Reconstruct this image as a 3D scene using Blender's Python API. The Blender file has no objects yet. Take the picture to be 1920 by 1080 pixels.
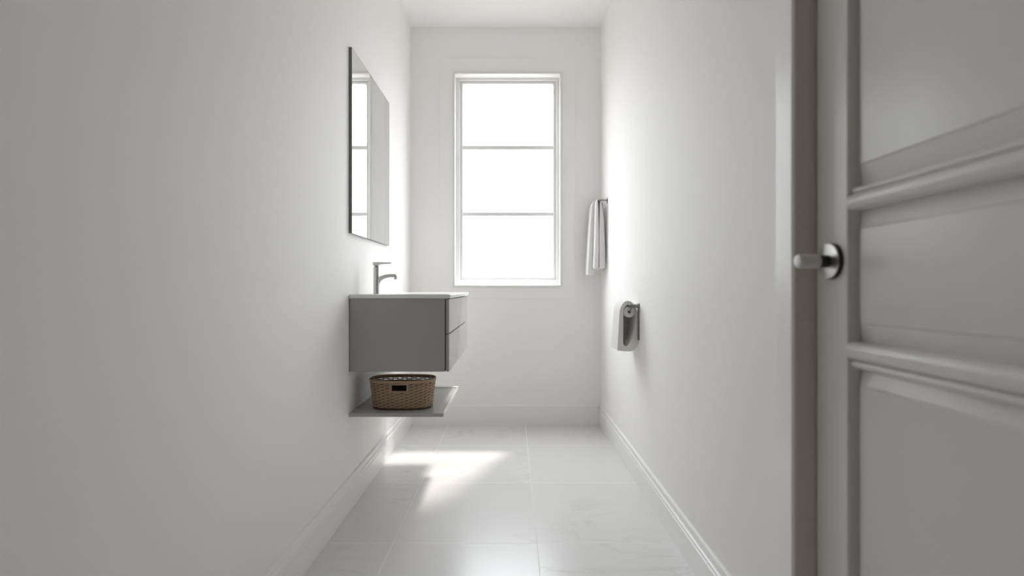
import bpy, bmesh, math
from mathutils import Vector, Matrix
PI = math.pi
SC = bpy.context.scene
COL = SC.collection

# ------------------------------------------------------------------ dimensions (metres)
CAM_H = 0.93
XL, XR = -0.689, 0.605          # side walls
YB = 3.62                       # window wall
YF = -2.6                       # end of the hall behind the camera
H = 2.70
DX = 0.644                      # door face
DY1, DY0 = 1.130, 0.330         # door opening along the wall
DH = 2.04

# ------------------------------------------------------------------ helpers
def link(o, parent=None):
    COL.objects.link(o)
    if parent is not None: o.parent = parent
    return o
def obj(name, bm, m, parent=None, smooth=None, bevel=None, seg=2):
    bmesh.ops.recalc_face_normals(bm, faces=bm.faces)
    me = bpy.data.meshes.new(name); bm.to_mesh(me); bm.free()
    o = bpy.data.objects.new(name, me); link(o, parent)
    me.materials.append(m)
    if parent is not None and parent.type == 'EMPTY':
        # keep world coordinates: mesh is written in world space
        o.matrix_parent_inverse = Matrix.Translation(parent.location).inverted()
    if bevel:
        b = o.modifiers.new('bevel', 'BEVEL'); b.width = bevel; b.segments = seg
        b.limit_method = 'ANGLE'; b.angle_limit = math.radians(35)
        b.harden_normals = False
    if smooth is not None:
        for p in me.polygons: p.use_smooth = True
        try:
            me.set_sharp_from_angle(angle=math.radians(smooth))
        except Exception: pass
    return o
def tag(o, label=None, cat=None, group=None, kind=None):
    if label: o['label'] = label
    if cat: o['category'] = cat
    if group: o['group'] = group
    if kind: o['kind'] = kind
    return o
def thing(name, loc, label, cat, kind=None):
    o = bpy.data.objects.new(name, None); o.location = loc
    o.empty_display_size = .05
    link(o); return tag(o, label, cat, None, kind)
def box(bm, x0, x1, y0, y1, z0, z1):
    v = [bm.verts.new(p) for p in ((x0,y0,z0),(x1,y0,z0),(x1,y1,z0),(x0,y1,z0),(x0,y0,z1),(x1,y0,z1),(x1,y1,z1),(x0,y1,z1))]
    for f in ((0,3,2,1),(4,5,6,7),(0,1,5,4),(1,2,6,5),(2,3,7,6),(3,0,4,7)): bm.faces.new([v[i] for i in f])
    return bm
def bx(*a):
    return box(bmesh.new(), *a)
def prism(bm, pts, axis, a0, a1):
    """extrude a closed 2D outline along an axis. x:(y,z) y:(x,z) z:(x,y)"""
    def P(p, t):
        return {'x':(t,p[0],p[1]), 'y':(p[0],t,p[1]), 'z':(p[0],p[1],t)}[axis]
    A = [bm.verts.new(P(p,a0)) for p in pts]; B = [bm.verts.new(P(p,a1)) for p in pts]
    n = len(pts)
    for i in range(n): bm.faces.new((A[i],A[(i+1)%n],B[(i+1)%n],B[i]))
    bm.faces.new(A[::-1]); bm.faces.new(B)
    return bm
def loft(bm, rings, close=True, cap0=True, cap1=True):
    R = [[bm.verts.new(p) for p in r] for r in rings]
    n = len(R[0])
    for a, b in zip(R, R[1:]):
        for i in range(n if close else n-1):
            j = (i+1) % n
            bm.faces.new((a[i], a[j], b[j], b[i]))
    if cap0: bm.faces.new(R[0][::-1])
    if cap1: bm.faces.new(R[-1])
    return R
def lathe(bm, prof, origin, axis, n=40):
    """prof: (radius, distance along axis)"""
    o = Vector(origin); ax = Vector(axis).normalized()
    u = ax.orthogonal().normalized(); w = ax.cross(u)
    rings = []
    for r, t in prof:
        rings.append([o + ax*t + (u*math.cos(2*PI*k/n) + w*math.sin(2*PI*k/n))*max(r,1e-5) for k in range(n)])
    loft(bm, rings)
    return bm
def tube(bm, path, r, n=16):
    path = [Vector(p) for p in path]; rings = []
    prev = None
    for i, p in enumerate(path):
        t = (path[min(i+1,len(path)-1)] - path[max(i-1,0)]).normalized()
        if prev is None: u = t.orthogonal().normalized()
        else: u = (prev - t*prev.dot(t)).normalized()
        prev = u; w = t.cross(u)
        rings.append([p + (u*math.cos(2*PI*k/n)+w*math.sin(2*PI*k/n))*r for k in range(n)])
    loft(bm, rings); return bm
def rrect(cx, cy, hx, hy, r, z, k=6):
    pts = []
    for (sx, sy, a0) in ((1,1,0),(-1,1,PI/2),(-1,-1,PI),(1,-1,1.5*PI)):
        for i in range(k+1):
            a = a0 + PI/2*i/k
            pts.append((cx+sx*(hx-r)+r*math.cos(a), cy+sy*(hy-r)+r*math.sin(a), z))
    return pts

# ------------------------------------------------------------------ materials
def mat(name, col, rough=.5, metal=0., spec=.5, bump=None, coat=0., sheen=0.):
    m = bpy.data.materials.new(name); m.use_nodes = True
    nt = m.node_tree; b = nt.nodes['Principled BSDF']
    b.inputs['Base Color'].default_value = (*col, 1)
    b.inputs['Roughness'].default_value = rough
    b.inputs['Metallic'].default_value = metal
    b.inputs['Specular IOR Level'].default_value = spec
    b.inputs['Coat Weight'].default_value = coat
    b.inputs['Sheen Weight'].default_value = sheen
    if bump:
        sc, st, dist = bump
        tc = nt.nodes.new('ShaderNodeTexCoord'); n = nt.nodes.new('ShaderNodeTexNoise')
        n.inputs['Scale'].default_value = sc; n.inputs['Detail'].default_value = 4
        bu = nt.nodes.new('ShaderNodeBump'); bu.inputs['Strength'].default_value = st; bu.inputs['Distance'].default_value = dist
        nt.links.new(tc.outputs['Object'], n.inputs['Vector']); nt.links.new(n.outputs['Fac'], bu.inputs['Height'])
        nt.links.new(bu.outputs['Normal'], b.inputs['Normal'])
    return m
def var(m, scale, amount, c1, c2, stretch=(1,1,1)):
    """soft colour variation between two close tones"""
    nt = m.node_tree; b = nt.nodes['Principled BSDF']
    tc = nt.nodes.new('ShaderNodeTexCoord'); mp = nt.nodes.new('ShaderNodeMapping'); mp.inputs['Scale'].default_value = stretch
    n = nt.nodes.new('ShaderNodeTexNoise'); n.inputs['Scale'].default_value = scale; n.inputs['Detail'].default_value = 5
    mx = nt.nodes.new('ShaderNodeMix'); mx.data_type = 'RGBA'
    mx.inputs[6].default_value = (*c1,1); mx.inputs[7].default_value = (*c2,1)
    nt.links.new(tc.outputs['Object'], mp.inputs['Vector']); nt.links.new(mp.outputs['Vector'], n.inputs['Vector'])
    nt.links.new(n.outputs['Fac'], mx.inputs[0]); nt.links.new(mx.outputs[2], b.inputs['Base Color'])
    return m
WALL = mat('white_wall_paint', (.928,.919,.906), .66, spec=.12, bump=(26,.05,.004))
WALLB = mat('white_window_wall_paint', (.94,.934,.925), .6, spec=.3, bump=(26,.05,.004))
HALL = mat('taupe_hall_paint', (.23,.20,.17), .6)
CEIL = mat('white_ceiling_paint', (.93,.925,.918), .7)
TRIM = mat('white_trim_enamel', (.91,.905,.897), .3)
SASH = mat('white_window_enamel', (.80,.80,.79), .4)
DOORM = mat('white_door_enamel', (.755,.74,.725), .30, bump=(60,.03,.002))
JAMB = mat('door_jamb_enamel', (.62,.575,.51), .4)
CAB = mat('grey_cabinet_lacquer', (.39,.385,.376), .14)
DARKGAP = mat('gap_shade_black', (.03,.03,.03), .6)
TOPM = mat('white_solid_surface', (.83,.83,.82), .22)
SHELFM = mat('grey_shelf_laminate', (.42,.42,.41), .26)
EDGEM = mat('shelf_edge_reflection', (.74,.74,.73), .28)
STEEL = mat('brushed_steel', (.56,.56,.55), .26, 1.)
DSTEEL = mat('dark_brushed_steel', (.30,.30,.29), .34, 1.)
CHROME = mat('satin_chrome', (.62,.61,.60), .36, 1.)
NICKEL = mat('pale_satin_knob', (.62,.60,.58), .33)
BLACKM = mat('dark_reflection_metal', (.035,.034,.032), .35, .6)  # dark reflections on rosette rim and knob neck put into the colour
MIRROR = mat('mirror_silver', (.90,.91,.905), .015, 1.)
MEDGE = mat('mirror_edge_metal', (.17,.18,.175), .35, .5)
TOWEL = mat('white_terry_cloth', (.82,.815,.80), .95, spec=.1, bump=(420,.5,.003), sheen=.3)
PAPER = mat('white_tissue_paper', (.80,.79,.77), .9, spec=.1, bump=(200,.2,.001))
CARD = mat('roll_core', (.06,.05,.045), .9)
WICK = var(mat('brown_wicker', (.2,.14,.09), .55, bump=(160,.4,.001)), 45, 1, (.52,.375,.265), (.38,.265,.18))
WICKD = mat('dark_wicker_base_and_shade', (.07,.045,.03), .6)

def glass_mat():
    m = bpy.data.materials.new('window_glass'); m.use_nodes = True
    nt = m.node_tree; nt.nodes.clear()
    out = nt.nodes.new('ShaderNodeOutputMaterial'); mx = nt.nodes.new('ShaderNodeMixShader')
    tr = nt.nodes.new('ShaderNodeBsdfTransparent'); tr.inputs['Color'].default_value = (.98,.98,.98,1)
    gl = nt.nodes.new('ShaderNodeBsdfGlossy'); gl.inputs['Roughness'].default_value = .02
    mx.inputs['Fac'].default_value = .035
    nt.links.new(tr.outputs['BSDF'], mx.inputs[1]); nt.links.new(gl.outputs['BSDF'], mx.inputs[2])
    nt.links.new(mx.outputs['Shader'], out.inputs['Surface'])
    return m
GLASS = glass_mat()

def floor_mat():
    m = bpy.data.materials.new('marble_floor_tile'); m.use_nodes = True
    nt = m.node_tree; L = nt.links; N = nt.nodes; b = N['Principled BSDF']
    tc = N.new('ShaderNodeTexCoord'); sx = N.new('ShaderNodeSeparateXYZ'); L.new(tc.outputs['Object'], sx.inputs[0])
    def math_(op, a, bb=None, c=None):
        n = N.new('ShaderNodeMath'); n.operation = op
        for i, v in enumerate((a, bb, c)):
            if v is None: continue
            if isinstance(v, (int, float)): n.inputs[i].default_value = v
            else: L.new(v, n.inputs[i])
        return n.outputs[0]
    TW, TL, GW = .525, .602, .0020
    u = math_('DIVIDE', math_('SUBTRACT', sx.outputs['X'], .091-10*TW), TW)
    v = math_('DIVIDE', math_('SUBTRACT', sx.outputs['Y'], 1.9456-10*TL), TL)
    def edge(t, size):
        f = math_('FRACT', t); d = math_('MULTIPLY', math_('MINIMUM', f, math_('SUBTRACT', 1., f)), size)
        return d
    d = math_('MINIMUM', edge(u, TW), edge(v, TL))
    g = N.new('ShaderNodeMapRange'); g.inputs['From Min'].default_value = GW*.35; g.inputs['From Max'].default_value = GW*.65
    g.inputs['To Min'].default_value = 1; g.inputs['To Max'].default_value = 0; L.new(d, g.inputs['Value'])
    # a random shift per tile so the veins break at the joints
    cell = N.new('ShaderNodeCombineXYZ'); L.new(math_('FLOOR', u), cell.inputs[0]); L.new(math_('FLOOR', v), cell.inputs[1])
    wn = N.new('ShaderNodeTexWhiteNoise'); L.new(cell.outputs[0], wn.inputs['Vector'])
    off = N.new('ShaderNodeVectorMath'); off.operation = 'MULTIPLY_ADD'; L.new(wn.outputs['Color'], off.inputs[0]); off.inputs[1].default_value = (9,9,9); L.new(tc.outputs['Object'], off.inputs[2])
    n1 = N.new('ShaderNodeTexNoise'); n1.inputs['Scale'].default_value = 2.4; n1.inputs['Detail'].default_value = 8; n1.inputs['Distortion'].default_value = 1.2
    mp = N.new('ShaderNodeMapping'); mp.inputs['Scale'].default_value = (1.0, 2.2, 1); mp.inputs['Rotation'].default_value = (0,0,.35)
    L.new(off.outputs[0], mp.inputs['Vector']); L.new(mp.outputs[0], n1.inputs['Vector'])
    vein = math_('ABSOLUTE', math_('SUBTRACT', n1.outputs['Fac'], .5))
    vr = N.new('ShaderNodeMapRange'); vr.inputs['From Min'].default_value = 0; vr.inputs['From Max'].default_value = .034
    vr.inputs['To Min'].default_value = 1; vr.inputs['To Max'].default_value = 0; L.new(vein, vr.inputs['Value'])
    n2 = N.new('ShaderNodeTexNoise'); n2.inputs['Scale'].default_value = 1.7; n2.inputs['Detail'].default_value = 4; L.new(off.outputs[0], n2.inputs['Vector'])
    m1 = N.new('ShaderNodeMix'); m1.data_type = 'RGBA'; m1.inputs[6].default_value = (.70,.693,.685,1); m1.inputs[7].default_value = (.81,.805,.80,1)
    L.new(n2.outputs['Fac'], m1.inputs[0])
    gate = N.new('ShaderNodeMapRange'); gate.inputs['From Min'].default_value = .48; gate.inputs['From Max'].default_value = .66; L.new(n2.outputs['Fac'], gate.inputs['Value'])
    vf = math_('MULTIPLY', math_('MULTIPLY', vr.outputs[0], gate.outputs[0]), .34)
    m2 = N.new('ShaderNodeMix'); m2.data_type = 'RGBA'; L.new(vf, m2.inputs[0]); L.new(m1.outputs[2], m2.inputs[6]); m2.inputs[7].default_value = (.50,.50,.50,1)
    m3 = N.new('ShaderNodeMix'); m3.data_type = 'RGBA'; L.new(g.outputs[0], m3.inputs[0]); L.new(m2.outputs[2], m3.inputs[6]); m3.inputs[7].default_value = (.90,.885,.86,1)
    L.new(m3.outputs[2], b.inputs['Base Color'])
    r = math_('MULTIPLY_ADD', g.outputs[0], .35, .27); L.new(r, b.inputs['Roughness'])
    bu = N.new('ShaderNodeBump'); bu.invert = True; bu.inputs['Strength'].default_value = .5; bu.inputs['Distance'].default_value = .001
    L.new(g.outputs[0], bu.inputs['Height']); L.new(bu.outputs['Normal'], b.inputs['Normal'])
    return m
FLOOR = floor_mat()

# ------------------------------------------------------------------ the room
def struct(o, label, cat): return tag(o, label, cat, None, 'structure')
T = .16
struct(obj('floor', bx(XL-T, XR+T, YF-T, YB+T, -.1, 0), FLOOR), 'pale marble tile floor with thin light joints', 'floor')
struct(obj('ceiling', bx(XL-T, XR+T, YF-T, YB+T, H, H+.12), CEIL), 'plain white ceiling above the window', 'ceiling')
struct(obj('wall_left', bx(XL-T, XL, -.4, YB+T, 0, H), WALL), 'long white painted wall carrying the mirror and vanity', 'wall')
bm = bmesh.new()
box(bm, XR, XR+T, DY1+.02, YB+T, 0, H); box(bm, XR, XR+T, -.4, DY0-.02, 0, H); box(bm, XR, XR+T, DY0-.02, DY1+.02, DH+.02, H)
struct(obj('wall_right', bm, WALL), 'white painted wall with the towel bar, paper holder and door', 'wall')
# window wall with its opening
OX0, OX1, OZ0, OZ1 = -.387, .326, .948, 2.379
bm = bmesh.new()
def ring_wall(bm, x0, x1, z0, z1, ox0, ox1, oz0, oz1, y0, y1):
    O = [(x0,z0),(x1,z0),(x1,z1),(x0,z1)]; I = [(ox0,oz0),(ox1,oz0),(ox1,oz1),(ox0,oz1)]
    V = lambda pts, y: [bm.verts.new((p[0], y, p[1])) for p in pts]
    a, b_, c, d = V(O,y0), V(I,y0), V(O,y1), V(I,y1)
    for i in range(4):
        j = (i+1) % 4
        bm.faces.new((a[i],a[j],b_[j],b_[i])); bm.faces.new((c[i],d[i],d[j],c[j]))
        bm.faces.new((b_[i],b_[j],d[j],d[i])); bm.faces.new((a[j],a[i],c[i],c[j]))
ring_wall(bm, XL, XR, 0, H, OX0, OX1, OZ0, OZ1, YB, YB+.14)
struct(obj('wall_back', bm, WALLB), 'white end wall with the tall window', 'wall')
struct(obj('wall_hall_left', bx(XL-T, XL, YF-T, -.4, 0, H), HALL), 'taupe hall wall on the left behind the viewpoint', 'wall')
struct(obj('wall_hall_right', bx(XR, XR+T, YF-T, -.4, 0, H), HALL), 'taupe hall wall on the right behind the viewpoint', 'wall')
struct(obj('wall_front', bx(XL, XR, YF-.12, YF, 0, H), HALL), 'hall wall behind the viewpoint', 'wall')

# baseboards with a moulded top
def base_profile(side):
    """distance from wall, height"""
    return [(0,0),(.014,0),(.014,.090),(.0105,.0925),(.0105,.0965),(.0145,.0990),(.0145,.1065),(.0105,.1095),(.0065,.1135),(.0065,.1185),(.0110,.1215),(.0110,.1290),(.0085,.1335),(.0045,.1350),(0,.1350)]
pts = [(XL+d, z) for d, z in base_profile(0)]
struct(obj('baseboard_left', prism(bmesh.new(), pts, 'y', YF, YB), TRIM), 'white moulded baseboard along the left wall', 'baseboard')
pts = [(XR-d, z) for d, z in base_profile(0)]
struct(obj('baseboard_right', prism(bmesh.new(), pts, 'y', DY1+.073, YB), TRIM), 'white moulded baseboard along the right wall', 'baseboard')
pts = [(YB,0),(YB-.010,0),(YB-.010,.128),(YB-.007,.134),(YB-.003,.136),(YB,.136)]
struct(obj('baseboard_back', prism(bmesh.new(), pts, 'x', XL+.0142, XR-.0142), TRIM), 'white baseboard under the window', 'baseboard')

# window casing
bm = bmesh.new()
ring_wall(bm, -.485, .427, .858, 2.487, OX0-.012, OX1+.012, OZ0-.012, OZ1+.012, YB-.006, YB)
struct(obj('trim_1', bm, WALLB, bevel=.002), 'flat white casing around the tall window', 'window casing')
# window
win = thing('window_1', ((OX0+OX1)/2, YB+.08, OZ0), 'tall white framed window of three stacked panes', 'window', 'structure')
bm = bmesh.new(); ring_wall(bm, OX0-.014, OX1+.014, OZ0-.014, OZ1+.014, OX0+.001, OX1-.001, OZ0+.001, OZ1-.001, YB-.016, YB+.012)
obj('stop_bead', bm, SASH, win, bevel=.003)
GX0, GX1, GZ0, GZ1 = -.340, .285, 1.004, 2.343
bm = bmesh.new(); ring_wall(bm, OX0-.002, OX1+.002, OZ0-.002, OZ1+.002, GX0-.018, GX1+.018, GZ0-.018, GZ1+.018, YB+.055, YB+.125)
obj('outer_frame', bm, SASH, win, bevel=.003)
bm = bmesh.new(); ring_wall(bm, GX0-.018, GX1+.018, GZ0-.018, GZ1+.018, GX0, GX1, GZ0, GZ1, YB+.072, YB+.112)
sash = obj('sash', bm, SASH, win, bevel=.004)
for zc in (1.907, 1.444):
    obj('glazing_bar', bx(GX0, GX1, YB+.088, YB+.097, zc-.0140, zc+.0140), SASH, win, bevel=.003)
for z0, z1 in ((GZ0, 1.4302), (1.4578, 1.8932), (1.9208, GZ1)):
    obj('pane', bx(GX0, GX1, YB+.090, YB+.094, z0, z1), GLASS, win)

# ------------------------------------------------------------------ door in the right wall
# casing
bm = bmesh.new()
def casing_piece(y0, y1, z0, z1): box(bm, XR-.012, XR, y0, y1, z0, z1)
casing_piece(DY1, DY1+.072, 0, DH+.072); casing_piece(DY0-.072, DY0, 0, DH+.072); casing_piece(DY0, DY1, DH, DH+.072)
struct(obj('trim_2', bm, TRIM, bevel=.004), 'white casing around the panelled door', 'door casing')
# jamb lining
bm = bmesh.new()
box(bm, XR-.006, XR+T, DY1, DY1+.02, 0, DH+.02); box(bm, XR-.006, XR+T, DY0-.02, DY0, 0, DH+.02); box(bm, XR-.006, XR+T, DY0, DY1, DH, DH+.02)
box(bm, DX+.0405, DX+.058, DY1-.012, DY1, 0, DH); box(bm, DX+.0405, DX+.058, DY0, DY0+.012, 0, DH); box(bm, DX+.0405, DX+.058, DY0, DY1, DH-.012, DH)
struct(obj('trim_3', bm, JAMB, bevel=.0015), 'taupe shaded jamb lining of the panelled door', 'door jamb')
tag(obj('strike_plate', bx(XR+.006, XR+.034, DY1-.0012, DY1+.0003, .862, .894), JAMB, bpy.data.objects['trim_3']), 'small painted strike plate')

door = thing('door_1', (DX+.02, (DY0+DY1)/2, 0), 'white panelled door with moulded rails and a steel knob', 'door', 'structure')
SY = 1.024              # inner edge of the far stile
NY = DY0 + .108         # inner edge of the near stile
X0, X1 = DX, DX+.040
bm = bmesh.new()
box(bm, X0, X1, SY, DY1-.002, .004, DH-.003); 
obj('stile', bm, DOORM, door, bevel=.003)
obj('stile', bx(X0, X1, DY0+.002, NY, .004, DH-.003), DOORM, door, bevel=.003)
REC = DX+.025
def rail(z0, z1, step=0):
    h = (z1-z0)
    if not step:
        pts = [(X0,z0+.006),(X0+.006,z0),(X1-.001,z0),(X1-.001,z1),(X0+.006,z1),(X0,z1-.006)]
    else:
        # narrow rounded rail, standing slightly proud
        # step > 0: the small step lies above the main bead, < 0: below it
        zs = z1-.0135 if step > 0 else z0+.0165
        def round_(za, zb_, x, dep):
            return [(x+dep*(1-math.cos(-PI/2+PI*i/8)), (za+zb_)/2+(zb_-za)/2*math.sin(-PI/2+PI*i/8)) for i in range(9)]
        if step > 0: pts = round_(z0, zs, X0-.003, .013) + round_(zs, z1, X0+.008, .008)
        else: pts = round_(z0, zs, X0+.006, .009) + round_(zs, z1, X0-.003, .013)
        pts += [(X1-.001, z1), (X1-.001, z0)]
    return obj('rail', prism(bmesh.new(), pts, 'y', NY, SY), DOORM, door, smooth=50)
rail(1.0786, 1.1226, 1); rail(.7765, .8275, -1); rail(.004, .22); rail(DH-.12, DH-.003)
def panel(z0, z1, bev=.040):
    """raised panel: field in front, sloping margin back to the recess"""
    bm = bmesh.new()
    f = REC-.009
    loft(bm, [[(X1-.006,NY,z0),(X1-.006,SY,z0),(X1-.006,SY,z1),(X1-.006,NY,z1)],
              [(REC+.003,NY,z0),(REC+.003,SY,z0),(REC+.003,SY,z1),(REC+.003,NY,z1)],
              [(f+.003,NY+bev,z0+bev),(f+.003,SY-.010,z0+bev),(f+.003,SY-.010,z1-bev),(f+.003,NY+bev,z1-bev)],
              [(f,NY+bev+.004,z0+bev+.003),(f,SY-.013,z0+bev+.003),(f,SY-.013,z1-bev-.003),(f,NY+bev+.004,z1-bev-.003)]])
    return obj('panel', bm, DOORM, door)
panel(1.1226, DH-.12); panel(.8275, 1.0786, .034); panel(.22, .7765, .030)
# knob
KY, KZ = 1.071, .9835
bm = bmesh.new(); lathe(bm, [(0,0.0085),(.0355,.0085),(.0345,.0105),(.012,.0115),(0,.0115)], (DX,KY,KZ), (-1,0,0), 48)
knob_rose = tag(obj('rosette', bm, CHROME, door, smooth=40), 'polished round rosette')
bm = bmesh.new(); lathe(bm, [(0,0),(.036,0),(.036,.0083),(0,.0083)], (DX,KY,KZ), (-1,0,0), 48)
tag(obj('rosette_rim', bm, BLACKM, knob_rose, smooth=40), 'rim behind the rosette, dark reflection painted in')  # rim painted dark to stand for what it reflects
bm = bmesh.new(); lathe(bm, [(0,0),(.0125,0),(.0120,.019),(0,.019)], (DX-.0100,KY,KZ), (-1,0,0), 32)
tag(obj('knob_neck', bm, BLACKM, knob_rose, smooth=40), 'knob neck, dark reflection painted in')  # neck's dark reflection painted as black
bm = bmesh.new(); lathe(bm, [(0,0),(.0125,0),(.0145,.002),(.0145,.040),(.0125,.043),(0,.044)], (DX-.0285,KY,KZ), (-1,0,0), 40)
tag(obj('knob', bm, NICKEL, knob_rose, smooth=40), 'pale satin cylinder knob')

# ------------------------------------------------------------------ mirror
VN, VF = 2.252, 3.17         # near and far ends of the vanity
mir = thing('wall_mirror', (XL, 2.59, 1.162), 'frameless rectangular mirror on the left wall above the faucet', 'mirror')
obj('backing', bx(XL+.001, XL+.0125, VN, 2.935, 1.162, 1.948), MEDGE, mir, bevel=.001)
obj('glass', bx(XL+.0128, XL+.0145, VN+.0006, 2.9345, 1.1626, 1.9474), MIRROR, mir)

# ------------------------------------------------------------------ vanity
van = thing('vanity_cabinet', (XL, (VN+VF)/2, .5764), 'grey wall hung vanity cabinet with two drawers above the shelf', 'vanity cabinet')
CZ0, CZ1 = .5764, .8855
CXF = -.2835
bm = bmesh.new()
W = .016
box(bm, XL+.003, CXF, VN, VN+W, CZ0, CZ1); box(bm, XL+.003, CXF, VF-W, VF, CZ0, CZ1)
box(bm, XL+.003, CXF, VN+W, VF-W, CZ0, CZ0+W); box(bm, XL+.003, XL+.011, VN+W, VF-W, CZ0+W, CZ1)
obj('body', bm, CAB, van, bevel=.0008)
obj('shadow_gap', bx(CXF+.0003, CXF+.0044, VN+.004, VF-.004, CZ0+.003, CZ1-.002), DARKGAP, van)  # filler strip, shade between carcass and drawers painted black
DFX = -.2657
for z0, z1 in ((CZ0, .7335), (.7388, CZ1-.004)):
    obj('drawer', bx(CXF+.0046, DFX, VN, VF, z0, z1), CAB, van, bevel=.0012)

# countertop with sunk basin, one ceramic piece
top = thing('washbasin', (-.474, (VN+VF)/2, .886), 'white washbasin slab with a shallow bowl on the grey vanity', 'washbasin')
cx, cy = (XL-.259+.002)/2, (VN+VF)/2
hx, hy = (-.259-XL-.002)/2, (VF-VN)/2+.006
zt, zb = .9030, .8862
bcx, bcy = -.440, 2.66
k = 8
bm = bmesh.new()
rings = [
    rrect(bcx,bcy,.10,.17,.05,.822,k), rrect(bcx,bcy,.130,.212,.05,.832,k), rrect(bcx,bcy,.142,.226,.05,.860,k),
    rrect(bcx,bcy,.148,.232,.045,zb,k),
    rrect(cx,cy,hx-.001,hy-.001,.002,zb,k), rrect(cx,cy,hx,hy,.003,zb+.001,k), rrect(cx,cy,hx,hy,.003,zt-.0015,k), rrect(cx,cy,hx-.0015,hy-.0015,.003,zt,k),
    rrect(bcx,bcy,.139,.223,.045,zt,k), rrect(bcx,bcy,.135,.219,.045,zt-.003,k), rrect(bcx,bcy,.130,.212,.045,.865,k), rrect(bcx,bcy,.118,.200,.05,.842,k), rrect(bcx,bcy,.09,.16,.05,.830,k)]
loft(bm, rings)
slab = obj('basin_slab', bm, TOPM, top, smooth=40)
bm = bmesh.new(); lathe(bm, [(0,0),(.021,0),(.023,.002),(.019,.004),(0,.003)], (bcx,bcy,.8302), (0,0,1), 32)
tag(obj('drain', bm, STEEL, top, smooth=40), 'steel drain')

# ------------------------------------------------------------------ faucet
FX, FY = -.630, 2.48
fau = thing('faucet', (FX, FY, .903), 'brushed steel single lever faucet standing on the white washbasin', 'faucet')
bm = bmesh.new()
R = [rrect(FX,FY,r,r,r*.75,z,6) for r, z in ((.0140,.9032),(.0146,.9045),(.0138,.907),(.0136,.93),(.0136,1.026),(.0124,1.0275))]
loft(bm, R); obj('body', bm, STEEL, fau, smooth=50)
# spout: swooping bracket outline in the x-z plane
up = []; lo = []
N = 22
for i in range(N+1):
    t = i/N
    x = FX+.010 + t*.074
    z = .9815 + .0135*math.sin(min(t/.75,1)*PI/2)
    up.append((x, z))
# nose curls down
nose = []
for i in range(1, 9):
    a = PI/2 - (PI*.72)*i/8
    nose.append((FX+.084+.013*math.cos(a)-.0, .9820+.013*math.sin(a)))
end = nose[-1]
tip = [(end[0]-.002, end[1]-.002), (end[0]-.010, end[1]-.001), (end[0]-.0105, .9800)]
for i in range(16):
    t = i/15
    a = PI/2 + (PI/2)*t
    lo.append((FX+.066 + .053*math.cos(a), .941 + .038*math.sin(a)))
lo2 = [(FX+.0105, .9300)]
outline = up + nose + tip + lo + lo2
bm = bmesh.new(); prism(bm, outline, 'y', FY-.0095, FY+.0095)
sp = obj('spout', bm, STEEL, fau, smooth=35, bevel=.0025, seg=3)
bm = bmesh.new(); lathe(bm, [(0,0),(.0068,0),(.0068,.003),(0,.003)], (FX+.088,FY,.9700), (0,0,1), 24)
tag(obj('aerator', bm, DSTEEL, fau, smooth=40), 'round aerator')
bm = bmesh.new(); lathe(bm, [(0,0),(.0095,0),(.0095,.006),(0,.006)], (FX,FY,1.0275), (0,0,1), 32)
obj('lever_collar', bm, DSTEEL, fau, smooth=40)
bm = bmesh.new()
pts = [(FX-.0145,1.0500),(FX-.0150,1.0400),(FX-.012,1.0340),(FX+.010,1.0335),(FX+.018,1.0400),(FX+.071,1.0425),(FX+.0725,1.0450),(FX+.071,1.0482),(FX+.020,1.0500)]
prism(bm, pts, 'y', FY-.0125, FY+.0125)
obj('lever', bm, STEEL, fau, smooth=35, bevel=.0018, seg=3)

# ------------------------------------------------------------------ shelf
SF = 2.865
she = thing('wall_shelf', (XL, (VN+SF)/2, .385), 'grey floating shelf with a painted bright edge reflection below the vanity', 'shelf')
SZ0, SZ1 = .3855, .4010
obj('board', bx(XL+.001, -.2915, VN, SF-.0343, SZ0, SZ1), SHELFM, she, bevel=.001)
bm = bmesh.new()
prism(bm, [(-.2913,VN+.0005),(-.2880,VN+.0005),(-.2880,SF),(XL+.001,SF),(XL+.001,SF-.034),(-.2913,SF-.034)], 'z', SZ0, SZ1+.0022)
tag(obj('edge_reflection', bm, EDGEM, she, bevel=.0008), 'pale strip painting the edge reflection')  # strips added; the shelf's bright edge reflection is put into their colour

# ------------------------------------------------------------------ woven basket
BX, BY, BZ = -.487, 2.388, SZ1
bas = thing('wicker_basket', (BX, BY, BZ), 'brown oval woven wicker basket standing on the grey shelf', 'basket')
BH = .129
def half(z):
    t = (z-BZ)/BH
    return .127 + .015*t, .079 + .0105*t
def make_arc(M=720, e=2.9):
    hx, hy = half(BZ+BH*.5)
    P = []
    for i in range(M):
        a = 2*PI*i/M
        c, s = math.cos(a), math.sin(a)
        P.append((math.copysign(abs(c)**(2/e), c), math.copysign(abs(s)**(2/e), s)))
    L = [0.]
    for i in range(M):
        p, q = P[i], P[(i+1)%M]
        L.append(L[-1] + math.hypot((q[0]-p[0])*hx, (q[1]-p[1])*hy))
    return P, L
ARC, ARL = make_arc(); PER = ARL[-1]
def arc(s):
    """s in 0..1 round the rim from +x, constant speed; gives unit outline point"""
    t = (s % 1.)*PER
    lo_, hi_ = 0, len(ARC)
    while hi_-lo_ > 1:
        m_ = (lo_+hi_)//2
        if ARL[m_] <= t: lo_ = m_
        else: hi_ = m_
    f = (t-ARL[lo_])/max(ARL[lo_+1]-ARL[lo_],1e-9)
    p, q = ARC[lo_], ARC[(lo_+1)%len(ARC)]
    return (p[0]+(q[0]-p[0])*f, p[1]+(q[1]-p[1])*f)
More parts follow.
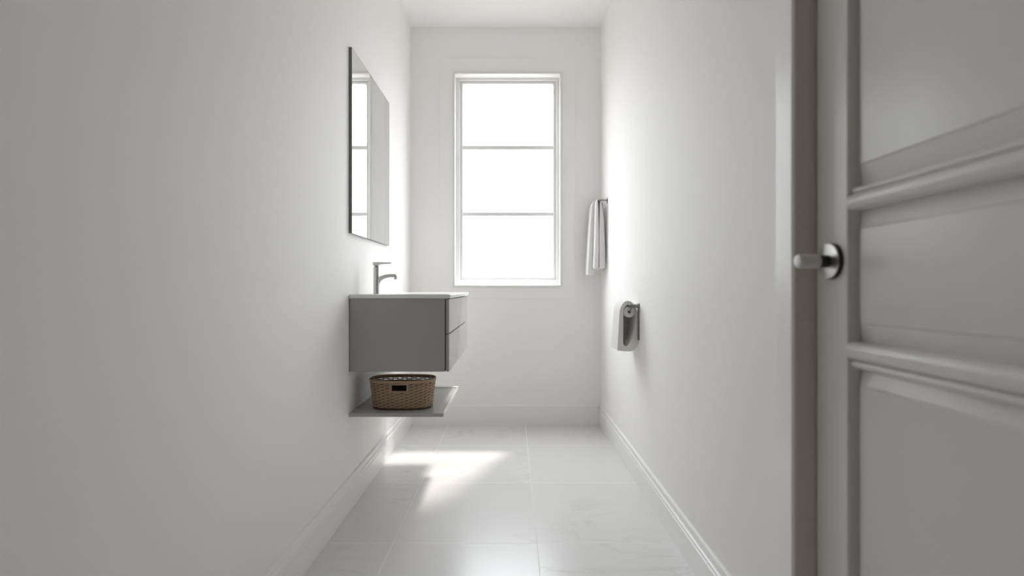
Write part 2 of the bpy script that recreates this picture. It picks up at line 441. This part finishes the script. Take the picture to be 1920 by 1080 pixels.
def bp(s, z, off=0.):
    hx, hy = half(z)
    p = arc(s); p1 = arc(s-.004); p2 = arc(s+.004)
    tx, ty = (p2[0]-p1[0])*hx, (p2[1]-p1[1])*hy
    l = math.hypot(tx, ty); nx, ny = ty/l, -tx/l
    return (BX+p[0]*hx+nx*off, BY+p[1]*hy+ny*off, z)
NST = 36                        # stakes
def strand(bm, s0, s1, z, hh, fn, th=.0011, n=320, closed=False):
    rings = []
    cnt = max(8, int(n*(s1-s0)))
    for i in range(cnt + (0 if closed else 1)):
        s = s0+(s1-s0)*i/cnt
        o = fn(s)
        rings.append([bp(s,z-hh*.6,o-th), bp(s,z-hh,o), bp(s,z-hh*.6,o+th), bp(s,z+hh*.6,o+th), bp(s,z+hh,o), bp(s,z+hh*.6,o-th)])
    if closed:
        R = [[bm.verts.new(p) for p in r] for r in rings]
        m_ = len(R)
        for i in range(m_):
            a, b_ = R[i], R[(i+1)%m_]
            for j in range(6): bm.faces.new((a[j],a[(j+1)%6],b_[(j+1)%6],b_[j]))
    else: loft(bm, rings)
# s of the front middle is .75, of the back middle .25
HW = .034/PER
bm = bmesh.new()
rows = 17; z0 = BZ+.008; pitch = (BH-.010-.008)/rows
for r in range(rows):
    z = z0 + pitch*(r+.5)
    ph = PI*(r % 2)
    fn = lambda s, ph=ph: .0032*math.sin(PI*NST*s+ph)
    hh = pitch*(.42 if r < rows-3 else .36)
    if .082 < z-BZ < .112:
        strand(bm, .75+HW, 1.75-HW, z, hh, fn)
    else: strand(bm, 0, 1, z, hh, fn, closed=True)
for i in range(NST):
    s = i/NST
    inhole = abs(s-.75) < HW*.95
    segs = [(BZ+.004, BZ+BH-.006)] if not inhole else [(BZ+.004, BZ+.084), (BZ+.112, BZ+BH-.006)]
    for a, b_ in segs:
        w = .0019/PER
        loft(bm, [[bp(s-w,z,-.0009), bp(s+w,z,-.0009), bp(s+w,z,.0009), bp(s-w,z,.0009)] for z in (a, b_)])
weave = tag(obj('woven_wall', bm, WICK, bas, smooth=50))
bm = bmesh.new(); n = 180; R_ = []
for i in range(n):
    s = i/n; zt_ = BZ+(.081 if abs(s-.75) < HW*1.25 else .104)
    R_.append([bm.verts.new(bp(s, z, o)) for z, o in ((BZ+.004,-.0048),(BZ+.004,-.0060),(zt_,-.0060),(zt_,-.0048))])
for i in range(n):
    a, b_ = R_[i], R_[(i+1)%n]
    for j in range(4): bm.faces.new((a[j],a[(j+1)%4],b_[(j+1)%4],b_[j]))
tag(obj('shade_liner', bm, WICKD, bas), 'added dark brown liner painting the inside shade')  # added liner, the basket's inside shade is put into its colour
# rim
bm = bmesh.new()
rings = []
n = 160
for i in range(n):
    s = i/n; z = BZ+BH-.004
    rings.append([bm.verts.new(bp(s, z+dz, o)) for o, dz in ((-.0034,-.0055),(-.0040,.0),(-.0028,.0035),(.0,.0048),(.0035,.0035),(.0048,.0),(.0040,-.0060),(.0,-.0072))])
for i in range(n):
    a, b_ = rings[i], rings[(i+1)%n]
    for j in range(8): bm.faces.new((a[j],a[(j+1)%8],b_[(j+1)%8],b_[j]))
obj('rim', bm, WICK, bas, smooth=60)
# base
bm = bmesh.new(); n = 96
loft(bm, [[bp(i/n, BZ+.0002+dz, o) for i in range(n)] for dz, o in ((0,-.006),(0,.0010),(.002,.0034),(.0055,.0034),(.008,.0010),(.006,-.003))])
tag(obj('base', bm, WICKD, bas, smooth=50), 'darker base rim')
# handle frames
for cen in (.75,):
    bm = bmesh.new()
    zl, zh, w = BZ+.0825, BZ+.1115, HW
    def strip(s0, s1, za, zb_):
        rr = []
        m_ = 10
        for i in range(m_+1):
            s = s0+(s1-s0)*i/m_
            rr.append([bp(s,za,-.0032), bp(s,za,.0042), bp(s,zb_,.0042), bp(s,zb_,-.0032)])
        loft(bm, rr)
    strip(cen-w-.003/PER, cen+w+.003/PER, zl-.003, zl+.0015); strip(cen-w-.003/PER, cen+w+.003/PER, zh-.0015, zh+.003)
    strip(cen-w-.003/PER, cen-w+.0025/PER, zl, zh); strip(cen+w-.0025/PER, cen+w+.003/PER, zl, zh)
    obj('handle', bm, WICK, bas, bevel=.0006)

# ------------------------------------------------------------------ towel bar and towel
TBX, TBZ = .553, 1.486
TY0, TY1 = 3.375, 3.585
tb = thing('towel_bar', (XR, (TY0+TY1)/2, TBZ), 'slim grey metal towel bar on the right wall near the window', 'towel bar')
obj('bar', bx(TBX-.004, TBX+.004, TY0, TY1, TBZ-.004, TBZ+.004), DSTEEL, tb, bevel=.001)
for y in (TY0, TY1-.009):
    pb = obj('bracket', bx(TBX+.0042, XR-.0035, y, y+.009, TBZ-.0055, TBZ+.0055), DSTEEL, tb, bevel=.001)
    obj('wall_plate', bx(XR-.0033, XR-.0002, y-.008, y+.017, TBZ-.018, TBZ+.014), DSTEEL, pb, bevel=.0008)
def draped(bm, px, Z, y0, y1, wave, n=10):
    """closed cloth outline (front leg, over the bar, back leg) swept along the bar"""
    P = [((x-960)*Z/1000, CAM_H-(y-540)*Z/1000) for x, y in px]
    rings = []
    for i in range(n+1):
        t = i/n; y = y0+(y1-y0)*t
        r = []
        for (X, z) in P:
            d = min(max((TBZ-.03-z)/.40, 0), 1)
            r.append((X + wave*math.sin(t*7.5+z*2)*d, y, z + .004*math.sin(t*5)*d))
        rings.append(r)
    loft(bm, rings)
bm = bmesh.new()
draped(bm, [(1102.2,516.5),(1101,512),(1103.5,470),(1106,430),(1109,390),(1111,381),(1114.5,376),(1118.5,374.8),(1121.5,376.8),(1122.6,385),(1123.6,440),(1124,500),
            (1119,500),(1119.3,440),(1121,387),(1120.9,378.2),(1117.7,378.2),(1117.3,386),(1116.6,430),(1114.8,470),(1113,512),(1112,516.5)], 3.47, 3.462, 3.570, .004)
draped(bm, [(1114.4,504),(1113.6,498),(1115,470),(1116,440),(1117.3,390),(1118.2,377.5),(1120.3,373),(1123,371.9),(1125.6,373.4),(1127.5,379),(1130,396),(1132,414),(1134,470),(1134,500),(1133,503),
            (1123.6,503),(1123.3,470),(1123.2,440),(1124.7,386),(1124.5,377.8),(1124.3,374.9),(1121,374.9),(1120.9,378.2),(1121.5,390),(1122.2,440),(1122,470),(1121.3,499),(1120.2,504)], 3.40, 3.392, 3.458, .0025)
tw = obj('hand_towel', bm, TOWEL, None, smooth=50, bevel=.002)
tag(tw, 'folded white towel hanging over the slim bar beside the window', 'towel')

# ------------------------------------------------------------------ toilet paper holder and paper
HY = 2.535
hz = .8435
rc = Vector((.5625, 2.62, .816))
hol = thing('toilet_paper_holder', (XR, HY, .77), 'grey metal toilet paper holder on the right wall', 'toilet paper holder')
obj('wall_plate', bx(XR-.0042, XR-.0002, HY-.006, HY+.022, .682, .857), DSTEEL, hol, bevel=.001)
bm = bmesh.new(); lathe(bm, [(0,0),(.0095,0),(.0095,.044),(.0075,.047),(0,.047)], (XR-.0045,HY,hz), (-1,0,0), 28)
obj('arm', bm, DSTEEL, hol, smooth=40)
bm = bmesh.new(); tube(bm, [(.566,HY,hz-.006),(.5645,HY-.001,hz-.016),(.563,HY+.001,.8195),(.5625,HY+.006,.8165),(.5625,HY+.014,.816),(.5625,2.68,.816)], .0028, 14)
obj('rod', bm, DSTEEL, hol, smooth=60)
# roll
pap = thing('toilet_paper_roll', (rc.x, rc.y, .63), 'white toilet paper on the grey holder with a long looped sheet', 'toilet paper')
bm = bmesh.new()
def annulus(bm, c, r0, r1, y0, y1, n=48):
    rr = []
    for r, y in ((r0,y0),(r1-.002,y0),(r1,y0+.002),(r1,y1-.002),(r1-.002,y1),(r0,y1)):
        rr.append([(c[0]+r*math.cos(2*PI*k_/n), y, c[2]+r*math.sin(2*PI*k_/n)) for k_ in range(n)])
    R = [[bm.verts.new(p) for p in r] for r in rr]; R.append(R[0])
    for a, b_ in zip(R, R[1:]):
        for j in range(n): bm.faces.new((a[j],a[(j+1)%n],b_[(j+1)%n],b_[j]))
annulus(bm, rc, .0075, .0275, 2.556, 2.70)
obj('roll', bm, PAPER, pap, smooth=40)
bm = bmesh.new(); annulus(bm, rc, .0052, .0074, 2.5555, 2.7005)
tag(obj('core', bm, CARD, pap, smooth=40), 'dark cardboard core')
# loop of paper: outer and inner outline at the near end (x, z)
def sc(px, py, Z=2.552): return ((px-960)*Z/1000, CAM_H-(py-540)*Z/1000)
outer = [(1157.6,657.0),(1158.4,640),(1159.6,620),(1160.8,600),(1161.8,585),(1163.6,577),(1167,570),(1171.5,565.6),(1177,564),(1182.5,565.2),(1187.5,569),(1191.5,575),(1194,583),(1195.6,595),(1196.4,610),(1197,628),(1196.6,640),(1194.6,648),(1191,654),(1186,658),(1180,659),(1168,658.6)]
inner = [(1168.8,645),(1168.6,630),(1168.6,615),(1168.6,600),(1168.7,586),(1169.6,580),(1171.5,576),(1174.2,573),(1178,571.2),(1182.5,571.4),(1186.5,573),(1189.6,576.5),(1191.4,583),(1191.6,595),(1190.6,608),(1188.2,622),(1185,633),(1182,640),(1179,645.5),(1176,648.4),(1173,649.2),(1170.2,648.2)]
O = [sc(*p) for p in outer]; I = [sc(*p) for p in inner]
bm = bmesh.new()
def ringy(pts, y, sh=0.): return [(p[0]-sh*max(0,(.80-p[1])), y, p[1]) for p in pts]
seq = []
ya, yb = 2.552, 2.705
nY = 8
for i in range(nY+1):
    y = ya+(yb-ya)*i/nY; seq.append(ringy(O, y, .02*i/nY))
for i in range(nY, -1, -1):
    y = ya+(yb-ya)*i/nY; seq.append(ringy(I, y, .02*i/nY))
R = [[bm.verts.new(p) for p in r] for r in seq]; R.append(R[0]); n = len(O)
for a, b_ in zip(R, R[1:]):
    for j in range(n): bm.faces.new((a[j],a[(j+1)%n],b_[(j+1)%n],b_[j]))
ci = (sum(p[0] for p in I)/len(I), sum(p[1] for p in I)/len(I))
Ib = ringy([(ci[0]+(p[0]-ci[0])*1.10, ci[1]+(p[1]-ci[1])*1.03) for p in I], yb-.006, .02)
bm.faces.new([bm.verts.new(p) for p in Ib])
obj('hanging_sheet', bm, PAPER, pap, smooth=60)

# ------------------------------------------------------------------ light
w = bpy.data.worlds.new('daylight'); SC.world = w; w.use_nodes = True
WT = w.node_tree; bg = WT.nodes['Background']; bg.inputs['Strength'].default_value = 6.6
# bright hazy sky over darker ground
wc = WT.nodes.new('ShaderNodeTexCoord'); wsx = WT.nodes.new('ShaderNodeSeparateXYZ'); wr = WT.nodes.new('ShaderNodeMapRange'); wm = WT.nodes.new('ShaderNodeMix')
wr.interpolation_type = 'SMOOTHSTEP'; wr.inputs['From Min'].default_value = -.10; wr.inputs['From Max'].default_value = -.01
wm.data_type = 'RGBA'; wm.inputs[6].default_value = (.30,.285,.27,1); wm.inputs[7].default_value = (.925,.96,1.0,1)
WT.links.new(wc.outputs['Generated'], wsx.inputs[0]); WT.links.new(wsx.outputs['Z'], wr.inputs['Value']); WT.links.new(wr.outputs[0], wm.inputs[0]); WT.links.new(wm.outputs[2], bg.inputs['Color'])
wz = WT.nodes.new('ShaderNodeMapRange'); wz.inputs['From Min'].default_value = 0; wz.inputs['From Max'].default_value = .85
wz.inputs['To Min'].default_value = 4.5; wz.inputs['To Max'].default_value = 10.5; WT.links.new(wsx.outputs['Z'], wz.inputs['Value']); 
wa = WT.nodes.new('ShaderNodeMath'); wa.operation = 'ABSOLUTE'; WT.links.new(wsx.outputs['X'], wa.inputs[0])
wx = WT.nodes.new('ShaderNodeMapRange'); wx.inputs['From Min'].default_value = .45; wx.inputs['From Max'].default_value = .9
wx.inputs['To Min'].default_value = 1; wx.inputs['To Max'].default_value = .6; WT.links.new(wa.outputs[0], wx.inputs['Value'])
wp = WT.nodes.new('ShaderNodeMath'); wp.operation = 'MULTIPLY'; WT.links.new(wz.outputs[0], wp.inputs[0]); WT.links.new(wx.outputs[0], wp.inputs[1])
WT.links.new(wp.outputs[0], bg.inputs['Strength'])
sd = bpy.data.lights.new('sun', 'SUN'); sd.energy = 2.7; sd.angle = math.radians(5.2); sd.color = (1,.93,.84)
so = bpy.data.objects.new('sun', sd); link(so)
d = Vector((-.450, -1, -1.62)); so.rotation_euler = d.to_track_quat('-Z', 'Y').to_euler(); so.location = (2, 6, 5)
pd = bpy.data.lights.new('window_portal', 'AREA'); pd.shape = 'RECTANGLE'; pd.size = OX1-OX0; pd.size_y = OZ1-OZ0; pd.energy = 1
pd.cycles.is_portal = True
po = bpy.data.objects.new('window_portal', pd); link(po); po.location = ((OX0+OX1)/2, YB+.135, (OZ0+OZ1)/2)
po.rotation_euler = Vector((0,-1,0)).to_track_quat('-Z','Y').to_euler()

# ------------------------------------------------------------------ camera
cd = bpy.data.cameras.new('camera'); cd.sensor_width = 36; cd.lens = 36*1000/1920
cd.clip_start = .01
cd.dof.use_dof = True; cd.dof.focus_distance = 2.9; cd.dof.aperture_fstop = 2.0
co = bpy.data.objects.new('camera', cd); link(co); co.location = (0,0,CAM_H); co.rotation_euler = (PI/2,0,0)
SC.camera = co
vs = SC.view_settings; vs.view_transform = 'Standard'; vs.look = 'None'; vs.gamma = 1; vs.use_curve_mapping = False
vs.exposure = 0.66
SC.cycles.max_bounces = 16; SC.cycles.diffuse_bounces = 12; SC.cycles.glossy_bounces = 6; SC.cycles.transparent_max_bounces = 12
